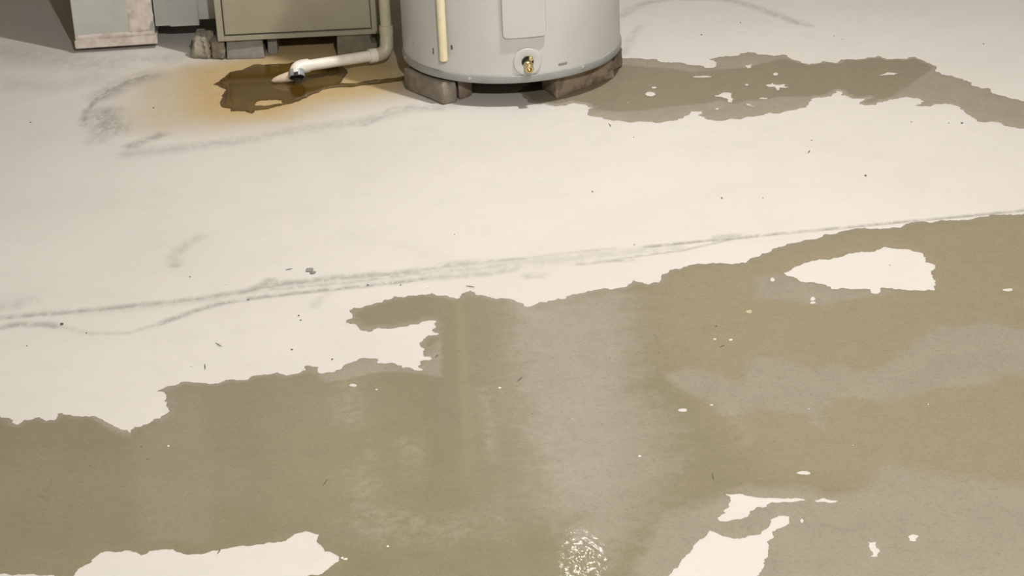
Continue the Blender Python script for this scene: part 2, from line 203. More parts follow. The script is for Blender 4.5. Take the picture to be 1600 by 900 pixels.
MAIN_FILM_REFL=[([(0.2478,3.1218),(0.2922,3.1408),(0.3319,3.1131),(0.3698,3.0744),(0.3766,3.132),(0.4024,3.1674),(0.4648,3.1524),(0.4912,3.1141),(0.5305,3.1277),(0.5538,3.1075),(0.583,3.0928),(0.6277,3.1353),(0.6705,3.1913),(0.7265,3.2539),(0.7628,3.2436),(0.8058,3.2644),(0.8498,3.2405),(0.8682,3.2259),(0.9694,3.1961),(1.0798,3.2029),(1.1693,3.1439),(1.2014,3.0807),(1.1108,3.0436),(0.9875,3.068),(0.826,3.0502),(0.7878,3.0657),(0.7763,3.0382),(0.7308,3.0203),(0.6812,3.031),(0.6382,2.9962),(0.5857,2.9905),(0.5416,3.0027),(0.5049,2.9987),(0.4839,2.9625),(0.4767,2.8992),(0.4609,2.9113),(0.4572,2.9543),(0.4235,2.9685),(0.3795,2.9838),(0.3554,2.9537),(0.3175,2.9792),(0.3017,3.0248),(0.2637,3.0625),(0.2459,3.0987)],0.012),([(0.4429,3.4935),(0.4955,3.4946),(0.5202,3.4636),(0.5636,3.4447),(0.5717,3.4231),(0.751,3.4028),(0.6512,3.3868),(0.5922,3.3732),(0.5502,3.3578),(0.5071,3.372),(0.431,3.398)],0.01),([(0.5154,2.745),(0.5347,2.7821),(0.5619,2.7893),(0.5906,2.7702),(0.6089,2.749),(0.6567,2.7477),(0.6845,2.729),(0.7445,2.7139),(0.8672,2.6991),(0.7575,2.3027),(0.119,2.3557),(0.1648,2.5885),(0.2155,2.6791),(0.2614,2.6995),(0.3353,2.7365),(0.4181,2.7351),(0.4572,2.6999),(0.4996,2.7085)],0.02),([(-0.3347,3.1706),(-0.281,3.2372),(-0.24,3.2526),(-0.2096,3.2297),(-0.1576,3.1951),(-0.1156,3.3718),(-0.1264,3.321),(-0.1231,3.2205),(-0.1246,3.1488),(-0.1786,3.1709),(-0.2219,3.1778),(-0.2644,3.1633),(-0.317,3.1452)],0.007),([(-0.0016,3.4125),(0.0906,3.4293),(0.1843,3.4599),(0.2288,3.4356),(0.2229,3.2832),(0.2031,3.0916),(0.2354,2.9765),(0.2424,2.8299),(0.1912,2.6813),(0.1261,2.5462),(0.0737,2.5851),(0.0341,2.7711),(0.0193,2.9338),(-0.0075,3.1133)],0.05)]  # last zone: soft grey centre, heater reflection painted into the wet colour
REFL_STREAK=[([(-0.2848,3.1419),(-0.2694,3.0051),(-0.2461,2.8768),(-0.2295,2.72),(-0.2217,2.6466)],0.022),([(-0.1748,2.9318),(-0.1611,2.8586),(-0.1451,2.7977),(-0.1107,2.7503),(-0.099,2.7266)],0.018),([(-0.0554,3.0952),(-0.0459,2.9829),(-0.0407,2.8172),(-0.0364,2.7023),(-0.0274,2.5598)],0.01),([(-0.2413,2.6662),(-0.1665,2.6775),(-0.0912,2.6527)],0.05),([(0.3517,2.8803),(0.339,2.9879)],0.012)]  # pale bands of reflected light, painted into the puddle colour
RUST_CORE=[(-0.7549,4.8439),(-0.6547,4.887),(-0.5673,4.9528),(-0.5761,5.0558),(-0.4464,5.0257),(-0.3829,5.0263),(-0.2828,4.8904),(-0.2248,4.8042),(-0.2363,4.6212),(-0.3304,4.5814),(-0.417,4.5587),(-0.4969,4.4634),(-0.6265,4.4686),(-0.7024,4.5042),(-0.7417,4.6484)]
RUST_WIDE=[(-0.869,4.8131),(-0.764,4.8935),(-0.5968,4.9324),(-0.5969,5.1112),(-0.289,5.0637),(-0.2522,4.9055),(-0.2023,4.7536),(-0.1983,4.5715),(-0.3559,4.5071),(-0.4792,4.4195),(-0.6478,4.4016),(-0.7921,4.4211),(-0.8448,4.4902),(-0.8629,4.6655)]
GRIME=[([(-0.4479,3.5511),(-0.3296,3.5491),(-0.1883,3.5673),(-0.0935,3.5912),(0.0261,3.6068),(0.1465,3.6194)],0.022,0.24),([(-0.8602,3.4805),(-0.6981,3.4844),(-0.5499,3.512),(-0.4469,3.5397)],0.014,0.2),([(-1.2981,5.0727),(-1.1758,5.0189),(-1.0522,4.9459),(-0.9545,4.9216)],0.06,0.28),([(-0.9271,4.947),(-0.8631,4.9375),(-0.8007,4.9381)],0.03,0.25),([(-1.16,4.7758),(-1.0509,4.7602),(-0.9677,4.8086)],0.035,0.18),([(-0.9445,4.4829),(-0.9528,4.5686),(-0.9494,4.6202),(-0.9336,4.6889),(-0.9185,4.7367),(-0.8875,4.783),(-0.8534,4.8108),(-0.8266,4.8164)],0.008,0.7),([(-0.9315,4.6752),(-0.9094,4.7262),(-0.8855,4.7688),(-0.8378,4.8086)],0.03,0.55),([(-0.9064,4.5622),(-0.889,4.4962),(-0.8717,4.44)],0.035,0.6),([(-0.915,4.4789),(-0.8977,4.415),(-0.8984,4.3749)],0.02,0.35),([(-0.8148,4.332),(-0.7908,4.3605),(-0.7604,4.3965)],0.016,0.55),([(-0.8149,4.2852),(-0.7063,4.3019),(-0.6384,4.3164),(-0.5437,4.3473),(-0.4761,4.3783),(-0.407,4.4015),(-0.3229,4.4187),(-0.2672,4.4526),(-0.2111,4.4955),(-0.1245,4.4834)],0.022,0.32),([(-0.3077,4.3961),(-0.2808,4.4337),(-0.2516,4.5012),(-0.2113,4.5041),(-0.1388,4.4769)],0.007,0.45),([(-0.6402,4.3324),(-0.5836,4.3249),(-0.5445,4.3554)],0.01,0.4),([(-0.6388,3.6781),(-0.6459,3.7152),(-0.633,3.7599),(-0.6045,3.8036)],0.012,0.35),([(-0.6409,3.6754),(-0.6343,3.6716)],0.009,0.5),([(-1.4891,3.416),(-1.0652,3.4625),(-0.9282,3.4717),(-0.837,3.4806),(-0.7569,3.4882),(-0.5967,3.5117),(-0.4937,3.5365),(-0.4489,3.5626)],0.009,0.6),([(-0.4772,3.5488),(-0.4584,3.5637),(-0.447,3.5825),(-0.4371,3.5642),(-0.4481,3.554)],0.01,0.6),([(-0.4371,3.5642),(-0.39,3.5674),(-0.3195,3.5795),(-0.2364,3.5844),(-0.177,3.5921)],0.011,0.6),([(-0.177,3.5921),(-0.1175,3.6116),(-0.0456,3.621),(0.0267,3.6275)],0.006,0.5),([(-0.1235,3.6123),(-0.0576,3.6195)],0.012,0.5),([(-0.9194,3.4279),(-0.9039,3.4369),(-0.8874,3.4404),(-0.8404,3.4353),(-0.8214,3.4252)],0.01,0.6),([(-0.8214,3.4252),(-0.7903,3.4113),(-0.7519,3.3861),(-0.6831,3.3813),(-0.6308,3.415)],0.006,0.3),([(-0.6308,3.415),(-0.5893,3.4506),(-0.5574,3.4742),(-0.5245,3.4925),(-0.4676,3.5083),(-0.3518,3.5261),(-0.27,3.5366),(-0.1879,3.55),(-0.1645,3.5588)],0.008,0.65),([(-0.1645,3.5588),(-0.1171,3.5592),(-0.046,3.5654),(0.0017,3.5802)],0.012,0.4),([(-0.0935,3.5971),(-0.0099,3.5962),(0.0621,3.6085),(0.1289,3.6274),(0.2315,3.6334),(0.3163,3.6384)],0.014,0.25),([(-0.4469,3.5397),(-0.2946,3.5565),(-0.1411,3.5851),(-0.0098,3.6021)],0.004,0.5),([(0.0387,3.629),(0.0751,3.6367),(0.1116,3.6445),(0.1966,3.6526)],0.005,0.4),([(0.127,3.5891),(0.1871,3.5969),(0.2228,3.5956)],0.006,0.5),([(0.1691,3.596),(0.2542,3.6157),(0.3277,3.6311),(0.4162,3.6692),(0.4911,3.6849)],0.0035,0.55),([(0.0305,3.5451),(0.0517,3.5455)],0.012,0.35),([(0.2573,3.6545),(0.3676,3.6689),(0.4911,3.6849),(0.615,3.6981),(0.7403,3.7143),(0.8658,3.7276),(0.9927,3.7441),(1.2496,3.7775),(2.0466,3.8873)],0.0055,0.75),([(0.3936,3.6842),(0.4367,3.6884)],0.008,0.5),([(0.2926,4.7995),(0.3164,4.9194),(0.3471,5.0175)],0.01,0.25),([(0.3053,5.1036),(0.3333,5.159),(0.3777,5.2073),(0.4457,5.2356),(0.5745,5.2092),(0.6467,5.1309),(0.6993,5.0415),(0.7379,4.9775)],0.014,0.42),([(0.6454,5.1202),(0.6993,5.0415),(0.758,4.9536)],0.01,0.3),([(-0.9852,3.5217),(-0.9143,3.5194),(-0.8947,3.5394)],0.02,0.25),([(-0.3605,3.4797),(-0.3563,3.4519),(-0.3497,3.4923),(-0.3364,3.5047)],0.008,0.22)]
PALE=[([(-0.8649,4.4514),(-0.8629,4.5348),(-0.8564,4.6203),(-0.8549,4.6823),(-0.8696,4.7115)],0.016,0.5),([(-0.8915,4.9172),(-0.847,4.8766),(-0.7991,4.8648),(-0.7579,4.9072)],0.022,0.7),([(-1.052,4.8539),(-0.9786,4.8767),(-0.8967,4.8456),(-0.8026,4.8318)],0.016,0.5),([(-1.1284,4.6146),(-1.0498,4.6696),(-0.9541,4.7235)],0.02,0.4),([(-0.8518,4.3927),(-0.7682,4.3495),(-0.6847,4.3542)],0.01,0.4),([(-1.2107,4.877),(-1.1198,4.8877),(-1.0328,4.9234)],0.02,0.4)]
DARK=[(0.723,3.9565,0.0026),(0.4893,4.9183,0.002),(0.594,4.9999,0.0018),(0.9765,4.229,0.0026),(0.9486,4.2328,0.0016),(0.8726,4.2511,0.0015),(0.4242,3.874,0.002),(0.1711,3.9397,0.0018),(0.5043,3.864,0.0014),(0.6459,4.1684,0.0016),(1.1391,4.7497,0.0018),(-0.7984,4.573,0.002),(-1.0679,4.5123,0.002),(-0.3827,3.4171,0.002),(-0.3779,3.3979,0.0014),(-0.385,3.2804,0.0018),(-0.3127,3.2356,0.0018),(-0.8083,3.4291,0.003),(-0.8556,3.3457,0.0014),(-0.7577,3.3867,0.0016),(-0.6732,2.9016,0.0016),(-0.6004,3.6117,0.0014),(-0.5994,2.9543,0.0018),(-0.5833,2.9113,0.0018),(0.2417,3.2685,0.0016),(0.2436,3.1988,0.0016),(0.0233,3.0021,0.0016),(0.1596,3.1907,0.0015),(0.3502,3.2923,0.0025),(0.275,4.2374,0.0013),(0.8184,4.8328,0.0014),(0.8028,4.8601,0.0014),(-0.2641,3.5359,0.0018),(-0.2039,3.5291,0.0016),(-0.1063,3.7535,0.0012),(0.2349,3.6632,0.0014),(-0.4805,3.4959,0.002),(0.6916,3.5149,0.0012)]
SLIV=[((-0.521,3.3201),(-0.5081,3.3035)),((-0.4226,3.6205),(-0.4097,3.6248)),((-0.5309,3.239),(-0.5275,3.2193)),((-0.084,3.5098),(-0.0676,3.5024)),((0.2271,4.3273),(0.2314,4.3066)),((0.0011,3.1171),(0.0099,3.1325)),((0.3478,3.2098),(0.3561,3.2163)),((-0.1362,3.2219),(-0.132,3.2313)),((0.2898,2.7858),(0.2893,2.7625)),((-0.4426,2.6206),(-0.4391,2.6307)),((-0.3012,2.8027),(-0.2956,2.8217)),((0.627,4.0955),(0.6344,4.1094))]
WHITE=[(-0.5564,2.9522,0.0023),(-0.2324,3.1133,0.0023),(-0.0278,3.0992,0.0027),(-0.0746,4.1878,0.0017),(-0.5292,3.5718,0.0023),(0.5141,2.8501,0.002),(0.3119,3.0038,0.0025),(0.3694,3.2372,0.0034),(0.3426,3.2425,0.0027),(0.0872,2.9805,0.0018),(0.1848,2.8475,0.0027),(-0.1965,2.6179,0.0023),(-0.256,2.5885,0.0029),(-0.2607,2.5923,0.0023),(-0.5536,3.2366,0.0023),(-0.1542,3.5122,0.0023),(0.3669,4.2683,0.0017),(0.4644,2.9753,0.002),(0.3262,2.9653,0.0017),(0.6538,2.9715,0.002),(-0.165,4.5019,0.0023),(-0.4919,4.509,0.0025),(0.2189,4.4996,0.0018),(0.2794,4.4568,0.002)]
PEB=[(-0.3766,3.6151,0.007),(-0.3698,3.6027,0.006)]
DOT=(0.4143,3.3451)
RIP=(0.0814,2.557)
MAIN_S=[([(0.2471,3.5231),(0.3603,3.5973),(0.9988,3.7693),(1.9666,3.7138),(1.4378,2.5667),(0.65,2.7133),(0.4815,2.7291),(0.3732,2.7779),(0.3028,3.0359),(0.2354,3.2316)],0.06)]  # soft browner zone over the right side of the main puddle

# ------------------------------------------------------------------ geometry tools for the floor and the water
def segd(P,A,B):
    """distance from points P (n,2) to segments A-B, minimum"""
    out=np.full(len(P),9.)
    for a,b in zip(A,B):
        d=b-a; L=d@d
        if L<1e-12: continue
        t=np.clip(((P-a)@d)/L,0,1); q=P-(a+t[:,None]*d); out=np.minimum(out,np.einsum('ij,ij->i',q,q))
    return np.sqrt(out)
def inside(P,poly):
    r=np.zeros(len(P),bool); x,y=P[:,0],P[:,1]; q=np.array(poly)
    for (x0,y0),(x1,y1) in zip(q,np.roll(q,-1,0)):
        if y0==y1: continue
        c=((y0>y)!=(y1>y)); r^=c&(x<(x1-x0)*(y-y0)/(y1-y0)+x0)
    return r
def sdf(P,poly):
    q=np.array(poly); d=segd(P,q,np.roll(q,-1,0)); return np.where(inside(P,poly),d,-d)
def polyd(P,line):
    q=np.array(line); return segd(P,q[:-1],q[1:])
def ragged(poly,step=.008,amp=.16):
    """fractal detail on a traced outline, real-world metres"""
    pts=[np.array(p) for p in poly]
    for _ in range(4):
        out=[]
        for a,b in zip(pts,pts[1:]+pts[:1]):
            out.append(a); L=np.linalg.norm(b-a)
            if L>step:
                n=np.array([-(b-a)[1],(b-a)[0]])/L; out.append((a+b)/2+n*float(np.clip(rng.normal(0,amp),-.3,.3))*min(L,.035))
        pts=out
    return [tuple(p) for p in pts]

# ------------------------------------------------------------------ the setting
def make_floor():
    xs=np.concatenate([np.linspace(-2.6,-1.5,12)[:-1],np.arange(-1.5,1.5,.008),np.linspace(1.5,2.8,14)])
    ys=np.concatenate([np.linspace(-1,2.3,34)[:-1],np.arange(2.3,5.75,.006),np.linspace(5.75,6.8,11)])
    X,Y=np.meshgrid(xs,ys); P=np.stack([X.ravel(),Y.ravel()],1); n=len(P); nx,ny=len(xs),len(ys)
    grime=np.zeros(n); pale=np.zeros(n); z=np.zeros(n)
    def near(line,m):
        q=np.array(line); return np.where((P[:,0]>q[:,0].min()-m)&(P[:,0]<q[:,0].max()+m)&(P[:,1]>q[:,1].min()-m)&(P[:,1]<q[:,1].max()+m))[0]
    for line,hw,s in GRIME:
        k=near(line,hw*2.2); d=polyd(P[k],line); f=np.clip(1-d/(hw*2),0,1); f=f*f*(3-2*f); grime[k]=np.maximum(grime[k],f*s)
        z[k]-=f*.0022*s*min(1,.012/hw)
    for line,hw,s in PALE:
        k=near(line,hw*2.2); d=polyd(P[k],line); f=np.clip(1-d/(hw*2),0,1); f=f*f*(3-2*f); pale[k]=np.maximum(pale[k],f*s); z[k]+=f*.0012*s
    k=near(RUST_WIDE,.3); rust=np.zeros(n); tan=np.zeros(n)
    sm=lambda t:np.clip(t,0,1)**2*(3-2*np.clip(t,0,1))
    rust[k]=sm((sdf(P[k],RUST_CORE)+.05)/.11); tan[k]=sm((sdf(P[k],RUST_WIDE)+.07)/.14)
    me=bpy.data.meshes.new('floor'); idx=np.arange(n).reshape(ny,nx)
    q=np.stack([idx[:-1,:-1],idx[:-1,1:],idx[1:,1:],idx[1:,:-1]],-1).reshape(-1,4)
    me.vertices.add(n); me.vertices.foreach_set('co',np.column_stack([P,z]).astype(np.float32).ravel())
    me.loops.add(q.size); me.loops.foreach_set('vertex_index',q.ravel().astype(np.int32))
    me.polygons.add(len(q)); me.polygons.foreach_set('loop_start',np.arange(0,q.size,4,dtype=np.int32)); me.polygons.foreach_set('loop_total',np.full(len(q),4,np.int32))
    me.update(calc_edges=True); me.polygons.foreach_set('use_smooth',np.ones(len(q),bool))
    for nm,a in (('grime',grime),('pale',pale),('rust',rust),('tan',tan)):
        at=me.attributes.new(nm,'FLOAT','POINT'); at.data.foreach_set('value',a.astype(np.float32))
    struct(link('floor',me,MF))
make_floor()
struct(boxo('wall_back',(-2.7,2.9,6.8,6.9,0,2.45),M_WALL)); struct(boxo('wall_left',(-2.7,-2.6,-1,6.8,0,2.45),M_WALL)); struct(boxo('wall_right',(2.8,2.9,-1,6.8,0,2.45),M_WALL))
struct(boxo('wall_front',(-2.7,2.9,-1.1,-1,0,2.45),M_WALL)); struct(boxo('ceiling',(-2.7,2.9,-1.1,6.9,2.45,2.55),M_CEIL))

# ------------------------------------------------------------------ water on the floor
def puddle(name,outline,holes,zones,refl_streaks,mat,label,amp=.16,grid=.012,depth=.0012,feather=.012,ripple=None,brown_zones=()):
    out=ragged(outline,.008,amp); hs=[ragged(h,.005,.10) for h in holes]; V=[];E=[]
    for poly in [out]+hs:
        b=len(V); V+=poly; E+=[(b+i,b+(i+1)%len(poly)) for i in range(len(poly))]
    loops=[np.array(p) for p in [out]+hs]; A=np.concatenate(loops); B=np.concatenate([np.roll(p,-1,0) for p in loops])
    q=loops[0]; gx=np.arange(q[:,0].min(),q[:,0].max(),grid); gy=np.arange(q[:,1].min(),q[:,1].max(),grid)
    G=np.stack(np.meshgrid(gx,gy),-1).reshape(-1,2); G=G+rng.uniform(-.25,.25,G.shape)*grid
    if ripple is not None:
        rc=np.array(ripple); G=G[np.linalg.norm(G-rc,axis=1)>.085]
        fx=np.arange(-.09,.09,.0022); R=np.stack(np.meshgrid(fx,fx),-1).reshape(-1,2); R=R[np.linalg.norm(R,axis=1)<.085]+rc; G=np.concatenate([G,R])
    ins=inside(G,out)
    for h in hs: ins&=~inside(G,h)
    G=G[ins]; d=segd(G,A,B); G=G[d>.0012]
    nV=[Vector(p) for p in V]+[Vector(p) for p in G]
    vs,_,fs,*_=delaunay_2d_cdt(nV,E,[],0,1e-6)
    P=np.array([tuple(v) for v in vs]); T=np.array(fs); cen=P[T].mean(1); keep=inside(cen,out)
    for h in hs: keep&=~inside(cen,h)
    T=T[keep]; edge=segd(P,A,B); t=np.clip(edge/feather,0,1); z=.0003+depth*t*t*(3-2*t)
    if ripple is not None:
        rr=np.linalg.norm((P-rc)*np.array([1,.6]),axis=1); k=rr<.05; ph=np.arctan2(P[:,1]-rc[1],P[:,0]-rc[0]); fade=np.clip(1-rr/.05,0,1)**.8
        zz=np.sin(rr*2*math.pi/.016+.8*np.sin(2*ph+1)+.5*np.sin(5*ph))*.9
        for q in range(9):
            an=rng.uniform(0,6.28); lam=rng.uniform(.007,.016); zz=zz+.55*lam/.012*np.sin((P[:,0]*math.cos(an)+P[:,1]*math.sin(an))*2*math.pi/lam+rng.uniform(0,6))
        z=z+k*fade*.00005*zz
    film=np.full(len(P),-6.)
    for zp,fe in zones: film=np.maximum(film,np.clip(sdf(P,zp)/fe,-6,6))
    st=np.zeros(len(P))
    for line,hw in refl_streaks:
        f=np.clip(1-polyd(P,line)/(hw*2),0,1); st=np.maximum(st,f*f*(3-2*f)*.34)
    used=np.unique(T); mp=np.full(len(P),-1); mp[used]=np.arange(len(used))
    me=bpy.data.meshes.new(name); me.from_pydata(np.column_stack([P,z])[used].tolist(),[],mp[T].tolist())
    sl=np.zeros(len(P))
    for zp,fe in brown_zones: sl=np.maximum(sl,np.clip(sdf(P,zp)/fe*.5+.5,0,1))
    for nm,a in (('edge',segd(P,loops[0],np.roll(loops[0],-1,0))),('film',film),('refl_streak',st),('brown_tint',sl)):
        at=me.attributes.new(nm,'FLOAT','POINT'); at.data.foreach_set('value',a[used].astype(np.float32))
    me.polygons.foreach_set('use_smooth',[True]*len(me.polygons))
    bm=bmesh.new(); bm.from_mesh(me); bmesh.ops.recalc_face_normals(bm,faces=bm.faces)
    if sum(f.normal.z for f in bm.faces)<0: bmesh.ops.reverse_faces(bm,faces=bm.faces)
    bm.to_mesh(me); bm.free()
    return tag(link(name,me,mat),label,'puddle')
puddle('puddle',MAIN,MAIN_H,MAIN_FILM_REFL,REFL_STREAK,M_MAIN,'large olive grey puddle with dry islands spreading across the front of the floor',ripple=RIP,brown_zones=MAIN_S)
puddle('puddle',HEAT,HEAT_H,HEAT_Z,[],M_HEAT,'long wet patch running from under the water heater to the right')
puddle('puddle',RUST,RUST_REFL_H,[],[],M_RUSTP,'dark brown rusty puddle under the white drain pipe',grid=.008,feather=.006,amp=.09)

# ------------------------------------------------------------------ water heater
TX,TY=.026,4.711
H=thing('water_heater','grey cylindrical water heater standing on bricks','water heater'); H.location=(TX,TY,0)
def rel(p): return (p[0]-TX,p[1]-TY,p[2])
def polar(r,deg,z): a=math.radians(deg); return Vector((r*math.sin(a),-r*math.cos(a),z))
bm=bmesh.new(); lathe(bm,[(.2525,.072),(.2525,.6),(.2525,1.05)],128); bmo('jacket',bm,M_JACKET,H,40)
bm=bmesh.new(); lathe(bm,[(.232,.060),(.250,.0575),(.2545,.059),(.2555,.062),(.2555,.074),(.2545,.0765),(.2522,.0775)],128); bmo('base_ring',bm,M_RING,H,50)
bm=bmesh.new(); lathe(bm,[(.001,.0525),(.236,.0525),(.238,.055),(.236,.0615)],96); bmo('bottom_pan',bm,M_DARK,H,40)
bm=bmesh.new(); lathe(bm,[(.2535,1.04),(.2545,1.045),(.2545,1.065),(.24,1.078),(.12,1.09),(.001,1.092)],96); bmo('top_cap',bm,M_RING,H,40)
def curved_panel(name,a0,a1,z0,z1,r0,r1,mat,rc=.012,n=24,parent=H):
    """panel that follows the tank: rounded corners, raised from r0 to r1"""
    bm=bmesh.new(); R=r1; wdt=math.radians(a1-a0)*R; hgt=z1-z0; pts=[]
    for cx,cz,s in ((wdt-rc,hgt-rc,0),(rc,hgt-rc,1),(rc,rc,2),(wdt-rc,rc,3)):
        for i in range(7): t=math.pi/2*(s+i/6); pts.append((cx+rc*math.cos(t),cz+rc*math.sin(t)))
    dense=[]
    for p,q in zip(pts,pts[1:]+pts[:1]):
        k=max(1,int(abs(q[0]-p[0])/.008))
        for i in range(k): dense.append((p[0]+(q[0]-p[0])*i/k,p[1]+(q[1]-p[1])*i/k))
    def loop(off,r):
        out=[]
        for x,z in dense:
            x2=min(max(x,off),wdt-off); z2=min(max(z,off),hgt-off); out.append(bm.verts.new(polar(r,a0+math.degrees(x2/R),z0+z2)))
        return out
    L=[loop(0,r0),loop(0,r1-.0012),loop(.0012,r1)]
    m=len(dense)
    for a,b in zip(L,L[1:]):
        for i in range(m): bm.faces.new((a[i],a[(i+1)%m],b[(i+1)%m],b[i]))
    # cap as vertical strips so that it keeps the curvature
    top={};
    ins=L[-1]; xs=sorted({round(math.atan2(v.co.x,-v.co.y),5) for v in ins})
    rows=[]
    for x in xs:
        z=[v for v in ins if abs(math.atan2(v.co.x,-v.co.y)-x)<2e-5]; rows.append((min(z,key=lambda v:v.co.z),max(z,key=lambda v:v.co.z)))
    for (a,b),(c,d) in zip(rows,rows[1:]):
        vs=[a,c,d,b]; u=[]
        for v in vs:
            if v not in u: u.append(v)
        if len(u)>2: bm.faces.new(u)
    bmesh.ops.remove_doubles(bm,verts=bm.verts,dist=1e-5)
    return bmo(name,bm,mat,parent,30)
curved_panel('access_panel',-4.4,16.9,.165,.56,.252,.2625,M_JACKET)
curved_panel('access_panel',-4.4,16.9,.68,.95,.252,.2625,M_JACKET)
# drain valve
ax=polar(1,7.2,0); tz=Vector((0,0,1)); tn=ax.cross(tz).normalized()
def disc_along(name,c,axis,prof,mat,parent,n=32,sm=35,open_=False):
    a=axis.normalized(); u=a.orthogonal().normalized(); v=a.cross(u); b=bmesh.new(); rows=[]
    for r,h in prof: rows.append([b.verts.new(c+a*h+(u*math.cos(2*math.pi*i/n)+v*math.sin(2*math.pi*i/n))*max(r,1e-4)) for i in range(n)])
    for p,q in zip(rows,rows[1:]):
        for i in range(n): b.faces.new((p[i],p[(i+1)%n],q[(i+1)%n],q[i]))
    return bmo(name,b,mat,parent,sm)
c0=polar(.2515,7.2,.107)
esc=disc_along('valve_escutcheon',c0,ax,[(.0315,-.004),(.0315,.0028),(.0300,.0042),(.0155,.0060),(.0135,.0050),(.0130,-.004)],M_JACKET,H,48)
disc_along('valve_recess_shade',c0,ax,[(.0133,.0012),(.0001,.0012)],M_DARK,esc,32)  # flat near-black disc paints the shade in the hole
vd=(ax+Vector((0,0,-.25))).normalized(); va=disc_along('drain_valve',polar(.253,7.2,.1055),vd,[(.0085,-.002),(.0085,.010),(.0105,.0105),(.0105,.016),(.0092,.017),(.0092,.026),(.0098,.0265),(.0098,.030),(.0088,.031),(.0060,.031),(.0060,.022),(.0001,.022)],M_BRASS,H,24)
disc_along('valve_stem',polar(.2535,8.6,.1165),(ax+Vector((0,0,.1))).normalized(),[(.0038,0),(.0038,.012),(.005,.0125),(.005,.017),(.0001,.018)],M_BRASS,va,12)
# discharge tube of the relief valve
tb=polar(.2665,-35.2,.108); tt=polar(.2665,-35.2,.95); bm=bmesh.new(); rows=tube(bm,[tb,tb+Vector((0,0,.002)),tt],[.0088,.0096,.0096],24); bmo('discharge_tube',bm,M_CREAM,H,40)
for dg,z in ((-22.8,.0685),(37.8,.0715),(-75,.070)):
    d=polar(1,dg,0); disc_along('rivet',polar(.2552,dg,z),d,[(.0038,0),(.0034,.0014),(.002,.0022),(.0001,.0024)],M_SHEET,H,12)
curved_panel('stamped_mark',23.4,28.6,.0865,.0935,.2520,.2532,M_MARK,rc=.002)
for dg,z,hx,hz in ((-44.7,.118,.0028,.0085),(-32.3,.136,.0035,.006),(-62.3,.120,.0012,.006),(-57,.106,.0010,.004)):
    da=math.degrees(hx/.2525); curved_panel('paint_chip',dg-da,dg+da,z-hz,z+hz,.2520,.2528,M_CHIP,rc=hx*.8)
curved_panel('scuff_mark',-70,-66,.105,.128,.2520,.2527,M_SCUFF,rc=.005)

# bricks that carry the heater
tag(block('brick',[(-.137,4.500),(-.103,4.513),(-.160,4.672),(-.226,4.625)],.0515,M_BRICK),'long grey brick under the left edge of the water heater, pointed corner in front','brick')
tag(block('brick',[(-.098,4.524),(-.069,4.553),(-.085,4.70),(-.150,4.675)],.0515,M_BRICK2),'brown brick wedged behind the grey one under the heater','brick')
tag(block('brick',[(.121,4.505),(.259,4.631),(.226,4.690),(.089,4.577)],.0515,M_RED),'mortar stained red brick under the right front of the water heater','brick')
tag(block('brick',[(.262,4.668),(.284,4.703),(.262,4.82),(.200,4.80),(.232,4.70)],.0515,M_BRICK2,bev=.008),'dark brown brick mostly hidden at the right rim of the heater','brick')

# ------------------------------------------------------------------ furnace
Fz=.0505
F=thing('furnace','olive grey metal furnace cabinet raised on concrete blocks','furnace'); F.location=(-.486,4.89,0); F.rotation_euler.z=math.radians(.5)
hw=.194
boxo('cabinet',(-hw,hw,.016,.72,Fz+.002,1.30),M_FURN2,F,.002)
for a,b,c,d in ((-hw,-hw+.0155,Fz,1.30),(hw-.0155,hw,Fz,1.30)): boxo('front_stile',(a,b,0,.018,c,d),M_FURN2,F,.0012)
for c,d in ((Fz,Fz+.0115),(.655,.675),(1.285,1.30)): boxo('front_rail',(-hw+.0150,hw-.0150,.0003,.018,c,d),M_FURN2,F,.001)
boxo('bottom_flange',(-hw+.003,hw-.003,.006,.05,Fz-.0005,Fz+.004),M_FURN2,F,.0005)
for a,b in ((Fz+.0150,.652),(.678,1.282)): boxo('door_panel',(-hw+.0185,hw-.0185,.003,.014,a,b),M_FURN,F,.0015)
# supports
tag(block('concrete_block',[(-.750,4.917),(-.706,4.905),(-.695,4.99),(-.742,4.995)],.054,M_CONC,rough=.005,bev=.008,lean=.12),'rough pale concrete chunk at the left corner of the furnace','block')
tag(block('concrete_block',[(-.704,4.909),(-.668,4.897),(-.664,5.0),(-.694,5.0)],.0495,M_BRICK,rough=.003,bev=.006),'brown rough stone between the pale chunk and the grey block','block')
tag(block('concrete_block',[(-.664,4.900),(-.573,4.896),(-.580,5.06),(-.660,5.06)],.0495,M_GREYB,rough=.001,bev=.002,lean=.05),'smooth grey block under the left of the furnace front','block')
tag(block('concrete_block',[(-.566,4.925),(-.543,4.925),(-.546,5.06),(-.570,5.06)],.0495,M_GREYB,rough=.001,bev=.002),'narrow grey block set back under the furnace','block')
bm=bmesh.new(); pr=[(-.395,0),(-.296,0),(-.296,.030),(-.312,.031),(-.312,.0495),(-.393,.0495)]
fr=[bm.verts.new((x,4.882,z)) for x,z in pr]; bk=[bm.verts.new((x,5.10,z)) for x,z in pr]; bm.faces.new(fr); bm.faces.new(bk[::-1])
for i in range(6): bm.faces.new((fr[i],fr[(i+1)%6],bk[(i+1)%6],bk[i]))
bmesh.ops.bevel(bm,geom=list(bm.edges),offset=.0015,segments=1,affect='EDGES')
tag(bmo('concrete_block',bm,M_OLIVEB,None,30),'olive grey notched block under the right of the furnace beside the pipe','block')

